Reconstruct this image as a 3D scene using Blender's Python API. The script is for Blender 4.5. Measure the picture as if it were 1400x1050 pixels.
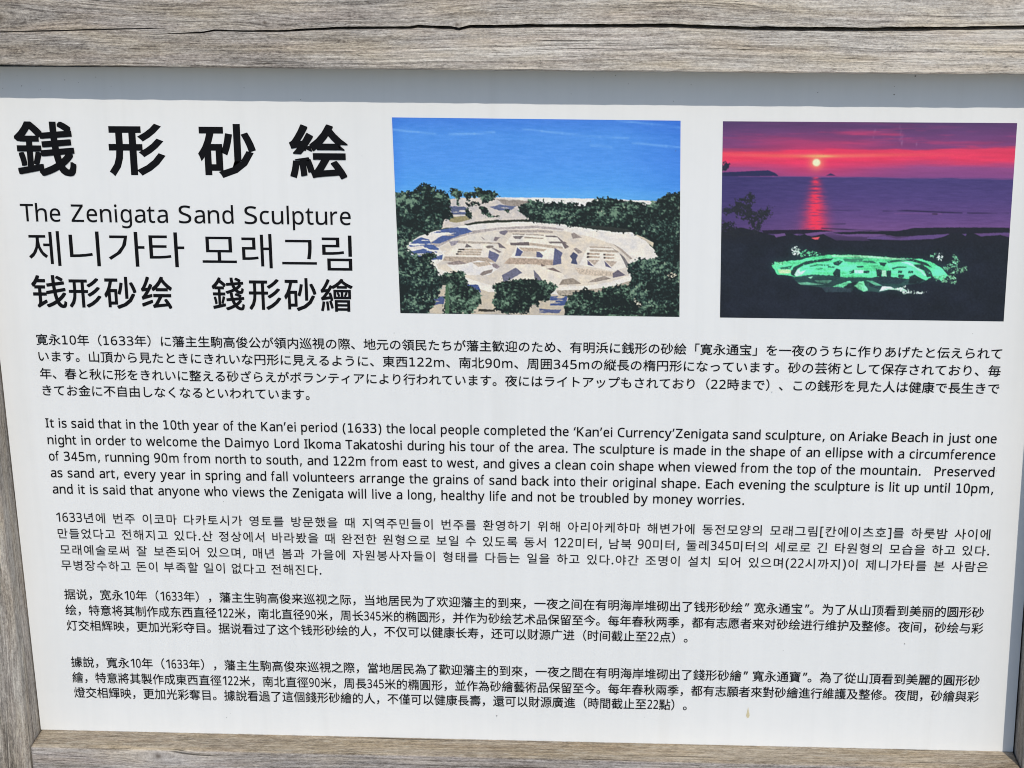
import bpy, bmesh, math, random, os
import numpy as np
from mathutils import Matrix, Vector

scene = bpy.context.scene
for ob in list(bpy.data.objects):
    bpy.data.objects.remove(ob, do_unlink=True)
COL = scene.collection

# ------------------------------------------------------------------ camera
CAM_DIST, CAM_Z = 2.16, 1.62
cam_data = bpy.data.cameras.new('camera')
cam_data.sensor_width = 36.0
cam_data.lens = 2400.0 / 1400.0 * 36.0
cam_data.clip_start, cam_data.clip_end = 0.05, 500.0
cam = bpy.data.objects.new('camera', cam_data)
right = Vector((0.998473026612982, 0.05516257342289136, -0.002950528711194343))
up = Vector((-0.013980404087770753, 0.3040038777893121, 0.9525682078416241))
back = Vector((0.05344308587510741, -0.9510724119552755, 0.3043108670253509))
m3 = Matrix((right, up, back)).transposed()
cam.matrix_world = Matrix.Translation((0.0, -CAM_DIST, CAM_Z)) @ m3.to_4x4()
COL.objects.link(cam)
scene.camera = cam

# ------------------------------------------------------------------ sky, sun, exposure
SUN_DIR = Vector((0.33, -1.0, 0.97)).normalized()      # towards the sun
elev = math.asin(SUN_DIR.z)
azim = math.atan2(SUN_DIR.x, SUN_DIR.y)
world = bpy.data.worlds.new('World')
scene.world = world
world.use_nodes = True
wn = world.node_tree
sky = wn.nodes.new('ShaderNodeTexSky')
sky.sky_type = 'NISHITA'
sky.sun_disc = False
sky.sun_elevation = elev
sky.sun_rotation = azim
sky.air_density, sky.dust_density, sky.ozone_density = 1.0, 0.4, 2.0
bg = wn.nodes['Background']
bg.inputs['Strength'].default_value = 0.135
wn.links.new(sky.outputs[0], bg.inputs['Color'])

sun_data = bpy.data.lights.new('sun', 'SUN')
sun_data.energy = 2.8
sun_data.angle = math.radians(0.53)
sun_data.color = (1.0, 0.93, 0.815)
sun = bpy.data.objects.new('sun', sun_data)
sun.rotation_euler = SUN_DIR.to_track_quat('Z', 'Y').to_euler()
sun.location = (1.5, -4.0, 5.0)
COL.objects.link(sun)

vs = scene.view_settings
vs.view_transform, vs.look = 'Standard', 'None'
vs.exposure, vs.gamma = 0.0, 1.0
vs.use_curve_mapping = False
scene.cycles.pixel_filter_type = 'BLACKMAN_HARRIS'
scene.cycles.filter_width = 1.0

# ------------------------------------------------------------------ measures (metres; the panel face is the plane y = 0)
DEPTH = 0.050                       # frame stands this far in front of the panel face
def left_x(z):  return -0.7868 - 0.0146 * (z - 0.41)
def right_x(z): return 0.5628 - 0.0194 * (z - 0.412)
def rail_z(x):  return 0.4091 + 0.0023 * (x + 0.7865)
BEAM_EDGE = [(-1.00, 1.3440), (-0.7399, 1.3420), (-0.5601, 1.3403), (-0.311, 1.3390), (0.1437, 1.3367), (0.3158, 1.3363), (0.4864, 1.3362), (0.80, 1.3362)]
CRACK_A = [(-1.00, 1.3765), (-0.7902, 1.3805), (-0.7361, 1.3817), (-0.6526, 1.3839), (-0.557, 1.3865), (-0.5285, 1.3873)]
CRACK_B = [(-1.00, 1.3740), (-0.562, 1.3792), (-0.4907, 1.3818), (-0.4746, 1.3845), (-0.4383, 1.3837), (-0.3986, 1.3838), (-0.32, 1.3876), (-0.2376, 1.3884), (-0.2297, 1.3897), (-0.1896, 1.3886), (-0.1808, 1.3867), (-0.1669, 1.3899), (-0.0764, 1.3908), (0.0135, 1.3914), (0.073, 1.3916), (0.1315, 1.3895), (0.1907, 1.3885), (0.3076, 1.3879), (0.4818, 1.3908), (0.80, 1.3950)]

# ------------------------------------------------------------------ helpers
def link(ob, parent=None):
    COL.objects.link(ob)
    if parent is not None:
        ob.parent = parent
    return ob

def tag(ob, label=None, cat=None, group=None, kind=None):
    for k, v in (('label', label), ('category', cat), ('group', group), ('kind', kind)):
        if v:
            ob[k] = v
    return ob

def mesh_obj(name, verts, faces, mat, parent=None, smooth=False):
    me = bpy.data.meshes.new(name)
    me.from_pydata([tuple(v) for v in verts], [], [tuple(f) for f in faces])
    me.update()
    if smooth:
        for p in me.polygons:
            p.use_smooth = True
    me.materials.append(mat)
    return link(bpy.data.objects.new(name, me), parent)

def bm_obj(name, bm, mat, parent=None, smooth_angle=None):
    me = bpy.data.meshes.new(name)
    bm.normal_update()
    bm.to_mesh(me)
    bm.free()
    if smooth_angle:
        for p in me.polygons:
            p.use_smooth = True
        me.set_sharp_from_angle(angle=smooth_angle)
    me.materials.append(mat)
    return link(bpy.data.objects.new(name, me), parent)

class NB:
    """small node builder"""
    def __init__(self, mat):
        self.t = mat.node_tree
        self.t.nodes.clear()
        self.out = self.t.nodes.new('ShaderNodeOutputMaterial')
        self.p = self.t.nodes.new('ShaderNodeBsdfPrincipled')
        self.t.links.new(self.p.outputs[0], self.out.inputs[0])
    def n(self, kind, **kw):
        nd = self.t.nodes.new(kind)
        for k, v in kw.items():
            setattr(nd, k, v)
        return nd
    def put(self, sock, v):
        if v is None:
            return
        if isinstance(v, bpy.types.NodeSocket):
            self.t.links.new(v, sock)
        else:
            sock.default_value = v
    def math(self, op, a, b=None, c=None, clamp=False):
        nd = self.n('ShaderNodeMath', operation=op, use_clamp=clamp)
        for i, v in enumerate((a, b, c)):
            self.put(nd.inputs[i], v)
        return nd.outputs[0]
    def vec(self, x, y, z):
        nd = self.n('ShaderNodeCombineXYZ')
        for i, v in enumerate((x, y, z)):
            self.put(nd.inputs[i], v)
        return nd.outputs[0]
    def noise(self, v, detail=4.0, rough=0.55, scale=1.0, dist=0.0):
        nd = self.n('ShaderNodeTexNoise')
        self.put(nd.inputs['Vector'], v)
        nd.inputs['Scale'].default_value = scale
        nd.inputs['Detail'].default_value = detail
        nd.inputs['Roughness'].default_value = rough
        nd.inputs['Distortion'].default_value = dist
        return nd.outputs[0]
    def ramp(self, f, stops):
        nd = self.n('ShaderNodeValToRGB')
        e = nd.color_ramp.elements
        while len(e) < len(stops):
            e.new(0.5)
        for i, (pos, c) in enumerate(stops):
            e[i].position = pos
            e[i].color = (c, c, c, 1) if isinstance(c, (int, float)) else (*c, 1)
        self.put(nd.inputs[0], f)
        return nd.outputs[0]
    def mix(self, f, a, b, mode='MIX'):
        nd = self.n('ShaderNodeMix', data_type='RGBA', blend_type=mode)
        self.put(nd.inputs[0], f)
        for s, v in ((nd.inputs[6], a), (nd.inputs[7], b)):
            self.put(s, (*v, 1) if isinstance(v, tuple) else v)
        return nd.outputs[2]
    def bump(self, h, strength, dist, normal=None):
        nd = self.n('ShaderNodeBump')
        nd.inputs['Strength'].default_value = strength
        nd.inputs['Distance'].default_value = dist
        self.put(nd.inputs['Height'], h)
        self.put(nd.inputs['Normal'], normal)
        return nd.outputs[0]

def new_mat(name):
    m = bpy.data.materials.new(name)
    m.use_nodes = True
    return m, NB(m)

# ------------------------------------------------------------------ materials
def wood_mat(name, axis, seed, knots=(), light=(0.70, 0.655, 0.595), mid=(0.395, 0.360, 0.326), dark=(0.125, 0.110, 0.099), top_sun_tint=0.0, lengthwise=None):
    m, b = new_mat(name)
    tc = b.n('ShaderNodeTexCoord')
    sp = b.n('ShaderNodeSeparateXYZ')
    b.put(sp.inputs[0], tc.outputs['Object'])
    x, y, z = sp.outputs
    if axis == 'X':
        l, a, d = x, z, y
    else:
        l, a, d = z, x, y
    l0 = l
    # cross-grain wander of the growth rings, and rings flowing round the knots
    wander = b.noise(b.vec(b.math('MULTIPLY', l, 2.2), b.math('MULTIPLY_ADD', a, 9.0, seed), b.math('MULTIPLY', d, 9.0)), 2.0, 0.5)
    a = b.math('ADD', a, b.math('MULTIPLY', b.math('SUBTRACT', wander, 0.5), 0.035))
    knot_mask = None
    for (kl, ka, kr) in knots:
        dl = b.math('DIVIDE', b.math('SUBTRACT', l, kl), kr * 3.0)
        ra = b.math('SUBTRACT', a if False else (z if axis == 'X' else x), ka)
        da = b.math('DIVIDE', ra, kr)
        r2 = b.math('ADD', b.math('MULTIPLY', dl, dl), b.math('MULTIPLY', da, da))
        fall = b.math('POWER', 2.718, b.math('MULTIPLY', r2, -0.5))
        a = b.math('SUBTRACT', a, b.math('MULTIPLY', ra, b.math('MULTIPLY', fall, 0.8)))
        dl2 = b.math('DIVIDE', b.math('SUBTRACT', l, kl), kr * 0.42)
        da2 = b.math('DIVIDE', ra, kr * 0.34)
        core = b.math('POWER', 2.718, b.math('MULTIPLY', b.math('ADD', b.math('MULTIPLY', dl2, dl2), b.math('MULTIPLY', da2, da2)), -1.0))
        knot_mask = core if knot_mask is None else b.math('MAXIMUM', knot_mask, core)
    V = lambda sl, sa, off=0.0: b.vec(b.math('MULTIPLY_ADD', l, sl, seed + off), b.math('MULTIPLY', a, sa), b.math('MULTIPLY_ADD', d, sa, seed * 0.37 + off))
    ring = b.noise(V(0.8, 105.0), 3.0, 0.6)
    ringf = b.ramp(ring, [(0.32, 0.0), (0.45, 0.6), (0.60, 0.75), (0.72, 1.0)])
    fibre = b.noise(V(66.0, 470.0, 3.1), 4.0, 0.75)
    fibre2 = b.noise(V(20.0, 300.0, 8.3), 3.0, 0.65)
    pith = b.noise(V(300.0, 560.0, 15.3), 3.0, 0.75)
    lines = b.ramp(b.noise(V(1.6, 420.0, 61.0), 2.0, 0.6), [(0.28, 0.0), (0.48, 0.62), (0.70, 1.0)])
    blotch = b.noise(V(5.0, 26.0, 5.7), 4.0, 0.6)
    mild = b.noise(V(110.0, 330.0, 1.9), 3.0, 0.7)
    grime = b.noise(V(16.0, 40.0, 12.4), 5.0, 0.7)
    half = lambda s_, k: b.math('MULTIPLY', b.math('SUBTRACT', s_, 0.5), k)
    tone = b.math('ADD', b.math('ADD', half(ringf, 0.24), half(lines, 0.26)), b.math('ADD', half(fibre, 1.15), half(fibre2, 0.75)))
    tone = b.math('ADD', tone, b.math('ADD', half(blotch, 0.75), half(pith, 1.0)))
    tone = b.math('ADD', tone, 0.44)
    if lengthwise:
        tone = b.math('ADD', tone, b.math('MULTIPLY_ADD', l0, lengthwise[0], lengthwise[1]))
    col = b.ramp(tone, [(0.08, dark), (0.48, mid), (0.90, light)])
    # silvered and brownish weathering patches
    warm = b.ramp(b.noise(V(7.0, 45.0, 21.0), 3.0, 0.6), [(0.42, 0.0), (0.68, 1.0)])
    col = b.mix(b.math('MULTIPLY', warm, 0.7), col, (1.0, 0.92, 0.77), 'MULTIPLY')
    rosy = b.ramp(b.noise(V(6.0, 60.0, 33.0), 3.0, 0.6), [(0.48, 0.0), (0.70, 1.0)])
    col = b.mix(b.math('MULTIPLY', rosy, 0.5), col, (1.0, 0.93, 0.92), 'MULTIPLY')
    # mildew specks and open dark checks along the grain
    spk = b.ramp(mild, [(0.58, 0.0), (0.72, 1.0)])
    spk = b.math('MULTIPLY', spk, b.ramp(grime, [(0.40, 0.15), (0.62, 1.0)]))
    col = b.mix(b.math('MULTIPLY', spk, 0.55), col, (0.10, 0.088, 0.078))
    chk = b.noise(V(3.0, 330.0, 44.0), 2.0, 0.5)
    chkm = b.ramp(chk, [(0.26, 1.0), (0.33, 0.0)])
    col = b.mix(b.math('MULTIPLY', chkm, 0.75), col, (0.075, 0.062, 0.052))
    if top_sun_tint:
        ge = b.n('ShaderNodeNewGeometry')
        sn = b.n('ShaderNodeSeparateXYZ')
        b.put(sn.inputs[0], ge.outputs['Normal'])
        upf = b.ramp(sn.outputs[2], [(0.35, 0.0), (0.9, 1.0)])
        col = b.mix(b.math('MULTIPLY', upf, top_sun_tint), col, (1.0, 0.90, 0.69), 'MULTIPLY')  # warmth of sunlight on upward faces, painted into the wood colour
        moss = b.noise(V(60.0, 160.0, 51.0), 4.0, 0.7)
        col = b.mix(b.math('MULTIPLY', upf, b.ramp(moss, [(0.52, 0.0), (0.66, 0.45)])), col, (0.17, 0.14, 0.085))
        col = b.mix(b.math('MULTIPLY', upf, b.ramp(moss, [(0.34, 0.5), (0.46, 0.0)])), col, (0.52, 0.47, 0.38))
    if knot_mask is not None:
        col = b.mix(b.math('MULTIPLY', knot_mask, 0.85), col, (0.12, 0.095, 0.075))
    b.put(b.p.inputs['Base Color'], col)
    b.p.inputs['Roughness'].default_value = 0.85
    b.p.inputs['Specular IOR Level'].default_value = 0.25
    h = b.math('ADD', b.math('MULTIPLY', ringf, 0.55), b.math('ADD', b.math('MULTIPLY', fibre, 0.6), b.math('MULTIPLY', fibre2, 0.5)))
    h = b.math('ADD', h, b.math('MULTIPLY', lines, 0.5))
    h = b.math('SUBTRACT', h, b.math('MULTIPLY', chkm, 1.3))
    h = b.math('SUBTRACT', h, b.math('MULTIPLY', spk, 0.5))
    b.put(b.p.inputs['Normal'], b.bump(h, 0.85, 0.0013))
    return m

def panel_mat():
    m, b = new_mat('white_sign_face')
    tc = b.n('ShaderNodeTexCoord')
    o = tc.outputs['Object']
    cl = b.noise(o, 4.0, 0.6, scale=3.0)
    fine = b.noise(o, 3.0, 0.6, scale=60.0)
    mp = b.n('ShaderNodeMapping')
    b.put(mp.inputs[0], o)
    mp.inputs['Scale'].default_value = (55.0, 55.0, 2.0)
    run = b.noise(mp.outputs[0], 3.0, 0.6)
    f = b.math('ADD', b.math('MULTIPLY', cl, 0.5), b.math('ADD', b.math('MULTIPLY', run, 0.35), b.math('MULTIPLY', fine, 0.15)))
    col = b.ramp(f, [(0.30, (0.745, 0.755, 0.757)), (0.55, (0.795, 0.80, 0.80)), (0.8, (0.81, 0.816, 0.815))])
    sp = b.n('ShaderNodeSeparateXYZ')
    b.put(sp.inputs[0], o)
    foot = b.math('SUBTRACT', sp.outputs[2], b.math('MULTIPLY_ADD', sp.outputs[0], 0.0023, 0.4109))
    grit = b.noise(o, 5.0, 0.7, scale=85.0)
    reach = b.math('MULTIPLY_ADD', grit, 0.007, -0.0017)
    dirt = b.ramp(b.math('DIVIDE', foot, b.math('MAXIMUM', reach, 0.0008)), [(0.0, 0.6), (1.0, 0.0)])
    col = b.mix(dirt, col, (0.33, 0.29, 0.22))
    smear = b.noise(mp.outputs[0], 5.0, 0.7, scale=0.35)
    col = b.mix(b.ramp(smear, [(0.56, 0.0), (0.80, 0.22)]), col, (0.60, 0.585, 0.55))
    b.put(b.p.inputs['Base Color'], col)
    b.put(b.p.inputs['Roughness'], b.math('MULTIPLY_ADD', cl, 0.2, 0.32))
    b.p.inputs['Specular IOR Level'].default_value = 0.4
    b.put(b.p.inputs['Normal'], b.bump(b.noise(o, 2.0, 0.5, scale=7.0), 0.10, 0.004))
    return m

def plain_mat(name, col, rough, spec=0.3, nscale=40.0, var=0.15):
    m, b = new_mat(name)
    tc = b.n('ShaderNodeTexCoord')
    n = b.noise(tc.outputs['Object'], 3.0, 0.6, scale=nscale)
    lo = tuple(c * (1 - var) for c in col)
    hi = tuple(c * (1 + var) for c in col)
    b.put(b.p.inputs['Base Color'], b.ramp(n, [(0.3, lo), (0.7, hi)]))
    b.p.inputs['Roughness'].default_value = rough
    b.p.inputs['Specular IOR Level'].default_value = spec
    return m

def print_mat():
    m, b = new_mat('photo_print_ink')
    at = b.n('ShaderNodeAttribute', attribute_name='print_ink')
    tc = b.n('ShaderNodeTexCoord')
    g = b.noise(tc.outputs['Object'], 2.0, 0.6, scale=700.0)
    b.put(b.p.inputs['Base Color'], b.mix(0.12, at.outputs['Color'], b.ramp(g, [(0.3, 0.35), (0.7, 1.0)]), 'MULTIPLY'))
    b.p.inputs['Roughness'].default_value = 0.38
    b.p.inputs['Specular IOR Level'].default_value = 0.35
    return m

def ground_mat():
    m, b = new_mat('sandy_ground')
    tc = b.n('ShaderNodeTexCoord')
    o = tc.outputs['Object']
    n1 = b.noise(o, 6.0, 0.65, scale=1.3)
    n2 = b.noise(o, 4.0, 0.7, scale=45.0)
    f = b.math('ADD', b.math('MULTIPLY', n1, 0.6), b.math('MULTIPLY', n2, 0.4))
    b.put(b.p.inputs['Base Color'], b.ramp(f, [(0.3, (0.13, 0.115, 0.095)), (0.7, (0.24, 0.215, 0.185))]))
    b.p.inputs['Roughness'].default_value = 0.95
    b.put(b.p.inputs['Normal'], b.bump(n2, 0.6, 0.01))
    return m

MAT_BEAM = wood_mat('weathered_beam_wood', 'X', 3.7, knots=[(-0.4131, 1.3938, 0.006), (-0.1825, 1.3925, 0.006), (-0.735, 1.3981, 0.012), (-0.3241, 1.3725, 0.003), (0.62, 1.36, 0.01)], lengthwise=(0.28, 0.095))
MAT_RAIL = wood_mat('weathered_rail_wood', 'X', 11.3, knots=[(-0.6069, 0.4005, 0.011), (0.25, 0.36, 0.01)], light=(0.58, 0.54, 0.51), mid=(0.345, 0.315, 0.297), top_sun_tint=0.85)
MAT_POST_L = wood_mat('weathered_post_wood', 'Z', 21.9, light=(0.60, 0.56, 0.50), mid=(0.32, 0.29, 0.26), dark=(0.10, 0.088, 0.078))
MAT_POST_R = wood_mat('weathered_post_wood_brown', 'Z', 35.1, light=(0.56, 0.51, 0.45), mid=(0.31, 0.275, 0.24), dark=(0.10, 0.085, 0.072), knots=[(0.50, 0.585, 0.012)])
MAT_BACK = plain_mat('dark_backing_board', (0.05, 0.042, 0.035), 0.9)
MAT_PANEL = panel_mat()
MAT_INK = plain_mat('black_sign_ink', (0.0045, 0.0048, 0.0065), 0.6, 0.12)
MAT_INK_SOFT = plain_mat('charcoal_sign_ink', (0.012, 0.012, 0.014), 0.6, 0.12)
MAT_PRINT = print_mat()
MAT_STAIN = plain_mat('yellow_drip_stain', (0.62, 0.55, 0.36), 0.5, 0.3, 300.0, 0.12)
MAT_SPECK = plain_mat('dark_specks', (0.12, 0.11, 0.10), 0.8)

# ------------------------------------------------------------------ the setting: ground the posts stand in
gs = 60.0
ground = mesh_obj('ground', [(-gs, -gs, 0), (gs, -gs, 0), (gs, gs, 0), (-gs, gs, 0)], [(0, 1, 2, 3)], ground_mat())
tag(ground, kind='structure')

# ------------------------------------------------------------------ the information board
board = bpy.data.objects.new('information_board', None)
board.empty_display_size = 0.2
link(board)
tag(board, 'weathered grey timber information board with white multilingual panel and two printed photographs', 'sign board')

rng = random.Random(5)
def curve(pts, x):
    return float(np.interp(x, [p[0] for p in pts], [p[1] for p in pts]))

def wobble(seed, n, step):
    r = np.random.RandomState(seed)
    k = r.rand(max(3, int(n / step) + 3)) - 0.5
    return np.interp(np.linspace(0, len(k) - 1.001, n), np.arange(len(k)), k)

# top beam: one timber with two real splits running along its front face
NS = 560
sx = np.linspace(-0.93, 0.70, NS)
jit_a, jit_b, jit_e, jit_w = wobble(1, NS, 5), wobble(2, NS, 5), wobble(3, NS, 4), wobble(4, NS, 7)
jit_fine = wobble(6, NS, 1.5)
rows = []
for i, x in enumerate(sx):
    zb = curve(BEAM_EDGE, x) + jit_e[i] * 0.0006 + jit_fine[i] * 0.0003
    zB = curve(CRACK_B, x) + jit_b[i] * 0.0005
    wB = float(np.interp(x, [-0.565, -0.49, -0.40, -0.30, -0.08, 0.13, 0.31, 0.48], [0.00002, 0.0019, 0.0027, 0.0036, 0.0044, 0.0050, 0.0052, 0.0046]))
    wB *= 1.0 + 0.35 * jit_w[i] + 0.2 * jit_fine[i]
    if x < -0.5285:
        zA = curve(CRACK_A, x) + jit_a[i] * 0.0004
    else:
        zA = zB + 0.0060
    wA = float(np.interp(x, [-0.93, -0.70, -0.60, -0.56, -0.528], [0.0011, 0.0014, 0.0020, 0.0014, 0.00002])) * (1.0 + 0.5 * jit_w[i])
    if x > -0.528:
        wA = 0.00002
    dA, dB = min(0.025, wA * 14), min(0.060, wB * 14)
    fy = -DEPTH + 0.0008 * jit_w[i]
    top = 1.490
    rows.append([
        (x, 0.052, top), (x, fy + 0.006, top), (x, fy, top - 0.006),
        (x, fy, zA + wA * 0.5 + 0.004), (x, fy + 0.0002, zA + wA * 0.5), (x, fy + dA, zA + wA * 0.3), (x, fy + dA, zA - wA * 0.3), (x, fy + 0.0002, zA - wA * 0.5),
        (x, fy + 0.0002, zB + wB * 0.5), (x, fy + dB, zB + wB * 0.4), (x, fy + dB, zB - wB * 0.4), (x, fy + 0.0002, zB - wB * 0.5),
        (x, fy, zb + 0.0022), (x, fy + 0.0009, zb + 0.0006), (x, fy + 0.0026, zb), (x, 0.052, zb + 0.0005)])
NPF = len(rows[0])
bv = [p for r in rows for p in r]
bf = []
for i in range(NS - 1):
    for j in range(NPF):
        k = (j + 1) % NPF
        bf.append((i * NPF + j, i * NPF + k, (i + 1) * NPF + k, (i + 1) * NPF + j))
bf.append(tuple(range(NPF))[::-1])
bf.append(tuple((NS - 1) * NPF + j for j in range(NPF)))
beam = mesh_obj('top_beam', bv, bf, MAT_BEAM, board)
bmx = bmesh.new(); bmx.from_mesh(beam.data); bmesh.ops.recalc_face_normals(bmx, faces=bmx.faces); bmx.to_mesh(beam.data); bmx.free()
tag(beam, 'weathered grey top beam split by a long dark crack')

def timber(name, corners_bottom, corners_top, mat, bevel, parent, cuts=24, warp=0.0006, seed=0):
    """a sawn timber between two quads (each: 4 points, counter-clockwise seen from above), softened edges, slight warp"""
    bm = bmesh.new()
    lo = [bm.verts.new(p) for p in corners_bottom]
    hi = [bm.verts.new(p) for p in corners_top]
    bm.faces.new(lo[::-1]); bm.faces.new(hi)
    for i in range(4):
        bm.faces.new((lo[i], lo[(i + 1) % 4], hi[(i + 1) % 4], hi[i]))
    bmesh.ops.recalc_face_normals(bm, faces=bm.faces)
    bmesh.ops.bevel(bm, geom=list(bm.edges), offset=bevel, segments=3, profile=0.6, affect='EDGES')
    long_edges = [e for e in bm.edges if e.calc_length() > 0.25]
    bmesh.ops.subdivide_edges(bm, edges=long_edges, cuts=cuts, use_grid_fill=True)
    r = np.random.RandomState(seed)
    ph = r.rand(6) * 6.28
    for v in bm.verts:
        t = v.co.x + v.co.z
        v.co.y += warp * (math.sin(t * 9 + ph[0]) + 0.5 * math.sin(t * 23 + ph[1]))
    return bm_obj(name, bm, mat, parent, math.radians(40))

def post(xa, xb, y0, y1, z0, z1, mat, seed):
    q = lambda z: [(xa(z), y0, z), (xb(z), y0, z), (xb(z), y1, z), (xa(z), y1, z)]
    return timber('post', q(z0), q(z1), mat, 0.0045, board, 40, 0.0002, seed)

pl_ = post(lambda z: left_x(z) - 0.105, lambda z: left_x(z), -DEPTH, 0.052, -0.25, 1.3365, MAT_POST_L, 3)
pr_ = post(lambda z: right_x(z), lambda z: right_x(z) + 0.105, -DEPTH, 0.052, -0.25, 1.3355, MAT_POST_R, 4)

za, zb_ = rail_z(left_x(0.41)), rail_z(right_x(0.41))
xa, xb = left_x(0.41) + 0.0012, right_x(0.41) - 0.0008
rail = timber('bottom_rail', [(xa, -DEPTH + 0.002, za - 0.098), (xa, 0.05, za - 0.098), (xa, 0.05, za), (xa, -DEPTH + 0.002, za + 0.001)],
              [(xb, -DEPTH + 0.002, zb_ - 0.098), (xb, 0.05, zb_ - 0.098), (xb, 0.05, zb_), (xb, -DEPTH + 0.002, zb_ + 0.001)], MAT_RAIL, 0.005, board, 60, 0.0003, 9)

# white panel: 4 mm sheet with hairline gaps to the posts, dark backing board behind it
def slab(name, quad, y0, y1, mat, parent):
    v = [(x, y0, z) for x, z in quad] + [(x, y1, z) for x, z in quad]
    f = [(0, 1, 2, 3), (7, 6, 5, 4)] + [(i, i + 4, (i + 1) % 4 + 4, (i + 1) % 4) for i in range(4)]
    ob = mesh_obj(name, v, f, mat, parent)
    b2 = bmesh.new(); b2.from_mesh(ob.data); bmesh.ops.recalc_face_normals(b2, faces=b2.faces); b2.to_mesh(ob.data); b2.free()
    return ob
PT = 1.3335
panel = slab('sign_panel', [(left_x(0.41) + 0.0016, rail_z(-0.78) + 0.0006), (right_x(0.41) - 0.0022, rail_z(0.56) + 0.0006), (right_x(PT) - 0.0022, PT), (left_x(PT) + 0.0020, PT)], 0.0, 0.004, MAT_PANEL, board)
tag(panel, 'white sign panel covered with Japanese, English, Korean and Chinese text')
slab('backing_board', [(left_x(0.42) + 0.0003, 0.4125), (right_x(0.42) - 0.0003, 0.4125), (right_x(PT) - 0.0003, PT - 0.001), (left_x(PT) + 0.0003, PT - 0.001)], 0.016, 0.034, MAT_BACK, board)

# ------------------------------------------------------------------ sign artwork, in metres on the panel face
LINES = [
    ('japanese', '寛永10年（1633年）に藩主生駒高俊公が領内巡視の際、地元の領民たちが藩主歓迎のため、有明浜に銭形の砂絵「寛永通宝」を一夜のうちに作りあげたと伝えられて', -0.74224, 0.98102, 0.49998, 0.97844, 0.0147),
    ('japanese', 'います。山頂から見たときにきれいな円形に見えるように、東西122m、南北90m、周囲345mの縦長の楕円形になっています。砂の芸術として保存されており、毎', -0.7412, 0.95833, 0.50027, 0.95555, 0.01479),
    ('japanese', '年、春と秋に形をきれいに整える砂ざらえがボランティアにより行われています。夜にはライトアップもされており（22時まで）、この銭形を見た人は健康で長生きで', -0.7412, 0.93458, 0.50062, 0.93194, 0.01488),
    ('japanese', 'きてお金に不自由しなくなるといわれています。', -0.73967, 0.91152, -0.38604, 0.91066, 0.01513),
    ('english', 'It is said that in the 10th year of the Kan’ei period (1633) the local people completed the ‘Kan’ei Currency’Zenigata sand sculpture, on Ariake Beach in just one', -0.73977, 0.85979, 0.50256, 0.85808, 0.01255),
    ('english', 'night in order to welcome the Daimyo Lord Ikoma Takatoshi during his tour of the area. The sculpture is made in the shape of an ellipse with a circumference', -0.739, 0.83626, 0.5026, 0.83543, 0.01262),
    ('english', 'of 345m, running 90m from north to south, and 122m from east to west, and gives a clean coin shape when viewed from the top of the mountain.   Preserved', -0.73908, 0.81308, 0.50334, 0.81206, 0.0127),
    ('english', 'as sand art, every year in spring and fall volunteers arrange the grains of sand back into their original shape. Each evening the sculpture is lit up until 10pm,', -0.7387, 0.78946, 0.50395, 0.78914, 0.01278),
    ('english', 'and it is said that anyone who views the Zenigata will live a long, healthy life and not be troubled by money worries.', -0.73797, 0.76612, 0.18304, 0.76705, 0.01291),
    ('korean', '1633년에 번주 이코마 다카토시가 영토를 방문했을 때 지역주민들이 번주를 환영하기 위해 아리아케하마 해변가에 동전모양의 모래그림[칸에이츠호]를 하룻밤 사이에', -0.73646, 0.73165, 0.50484, 0.73142, 0.01486),
    ('korean', '만들었다고 전해지고 있다.산 정상에서 바라봤을 때 완전한 원형으로 보일 수 있도록 동서 122미터, 남북 90미터, 둘레345미터의 세로로 긴 타원형의 모습을 하고 있다.', -0.73628, 0.70848, 0.50563, 0.70822, 0.01495),
    ('korean', '모래예술로써 잘 보존되어 있으며, 매년 봄과 가을에 자원봉사자들이 형태를 다듬는 일을 하고 있다.야간 조명이 설치 되어 있으며(22시까지)이 제니가타를 본 사람은', -0.73512, 0.68477, 0.50525, 0.68538, 0.01504),
    ('korean', '무병장수하고 돈이 부족할 일이 없다고 전해진다.', -0.73529, 0.66196, -0.37958, 0.66188, 0.01528),
    ('chinese', '据说，宽永10年（1633年），藩主生驹高俊来巡视之际，当地居民为了欢迎藩主的到来，一夜之间在有明海岸堆砌出了钱形砂绘” 宽永通宝”。为了从山顶看到美丽的圆形砂', -0.73478, 0.6188, 0.50531, 0.61976, 0.01551),
    ('chinese', '绘，特意将其制作成东西直径122米，南北直径90米，周长345米的椭圆形，并作为砂绘艺术品保留至今。每年春秋两季，都有志愿者来对砂绘进行维护及整修。夜间，砂绘与彩', -0.73497, 0.59538, 0.50635, 0.59651, 0.01561),
    ('chinese', '灯交相辉映，更加光彩夺目。据说看过了这个钱形砂绘的人，不仅可以健康长寿，还可以财源广进（时间截止至22点）。', -0.73513, 0.57216, 0.11469, 0.57397, 0.01577),
    ('chinese', '據說，寬永10年（1633年），藩主生駒高俊來巡視之際，當地居民為了歡迎藩主的到來，一夜之間在有明海岸堆砌出了錢形砂繪” 寬永通寶”。為了從山頂看到美麗的圓形砂', -0.73349, 0.51652, 0.50761, 0.51912, 0.01592),
    ('chinese', '繪，特意將其製作成東西直徑122米，南北直徑90米，周長345米的橢圓形，並作為砂繪藝術品保留至今。每年春秋兩季，都有志願者來對砂繪進行維護及整修。夜間，砂繪與彩', -0.73364, 0.49283, 0.50829, 0.49503, 0.01602),
    ('chinese', '燈交相輝映，更加光彩奪目。據說看過了這個錢形砂繪的人，不僅可以健康長壽，還可以財源廣進（時間截止至22點）。', -0.73282, 0.46971, 0.11628, 0.47232, 0.01618),
    ('subtitle', 'The Zenigata Sand Sculpture', -0.74797, 1.13807, -0.32463, 1.13706, 0.02237),
]
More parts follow.
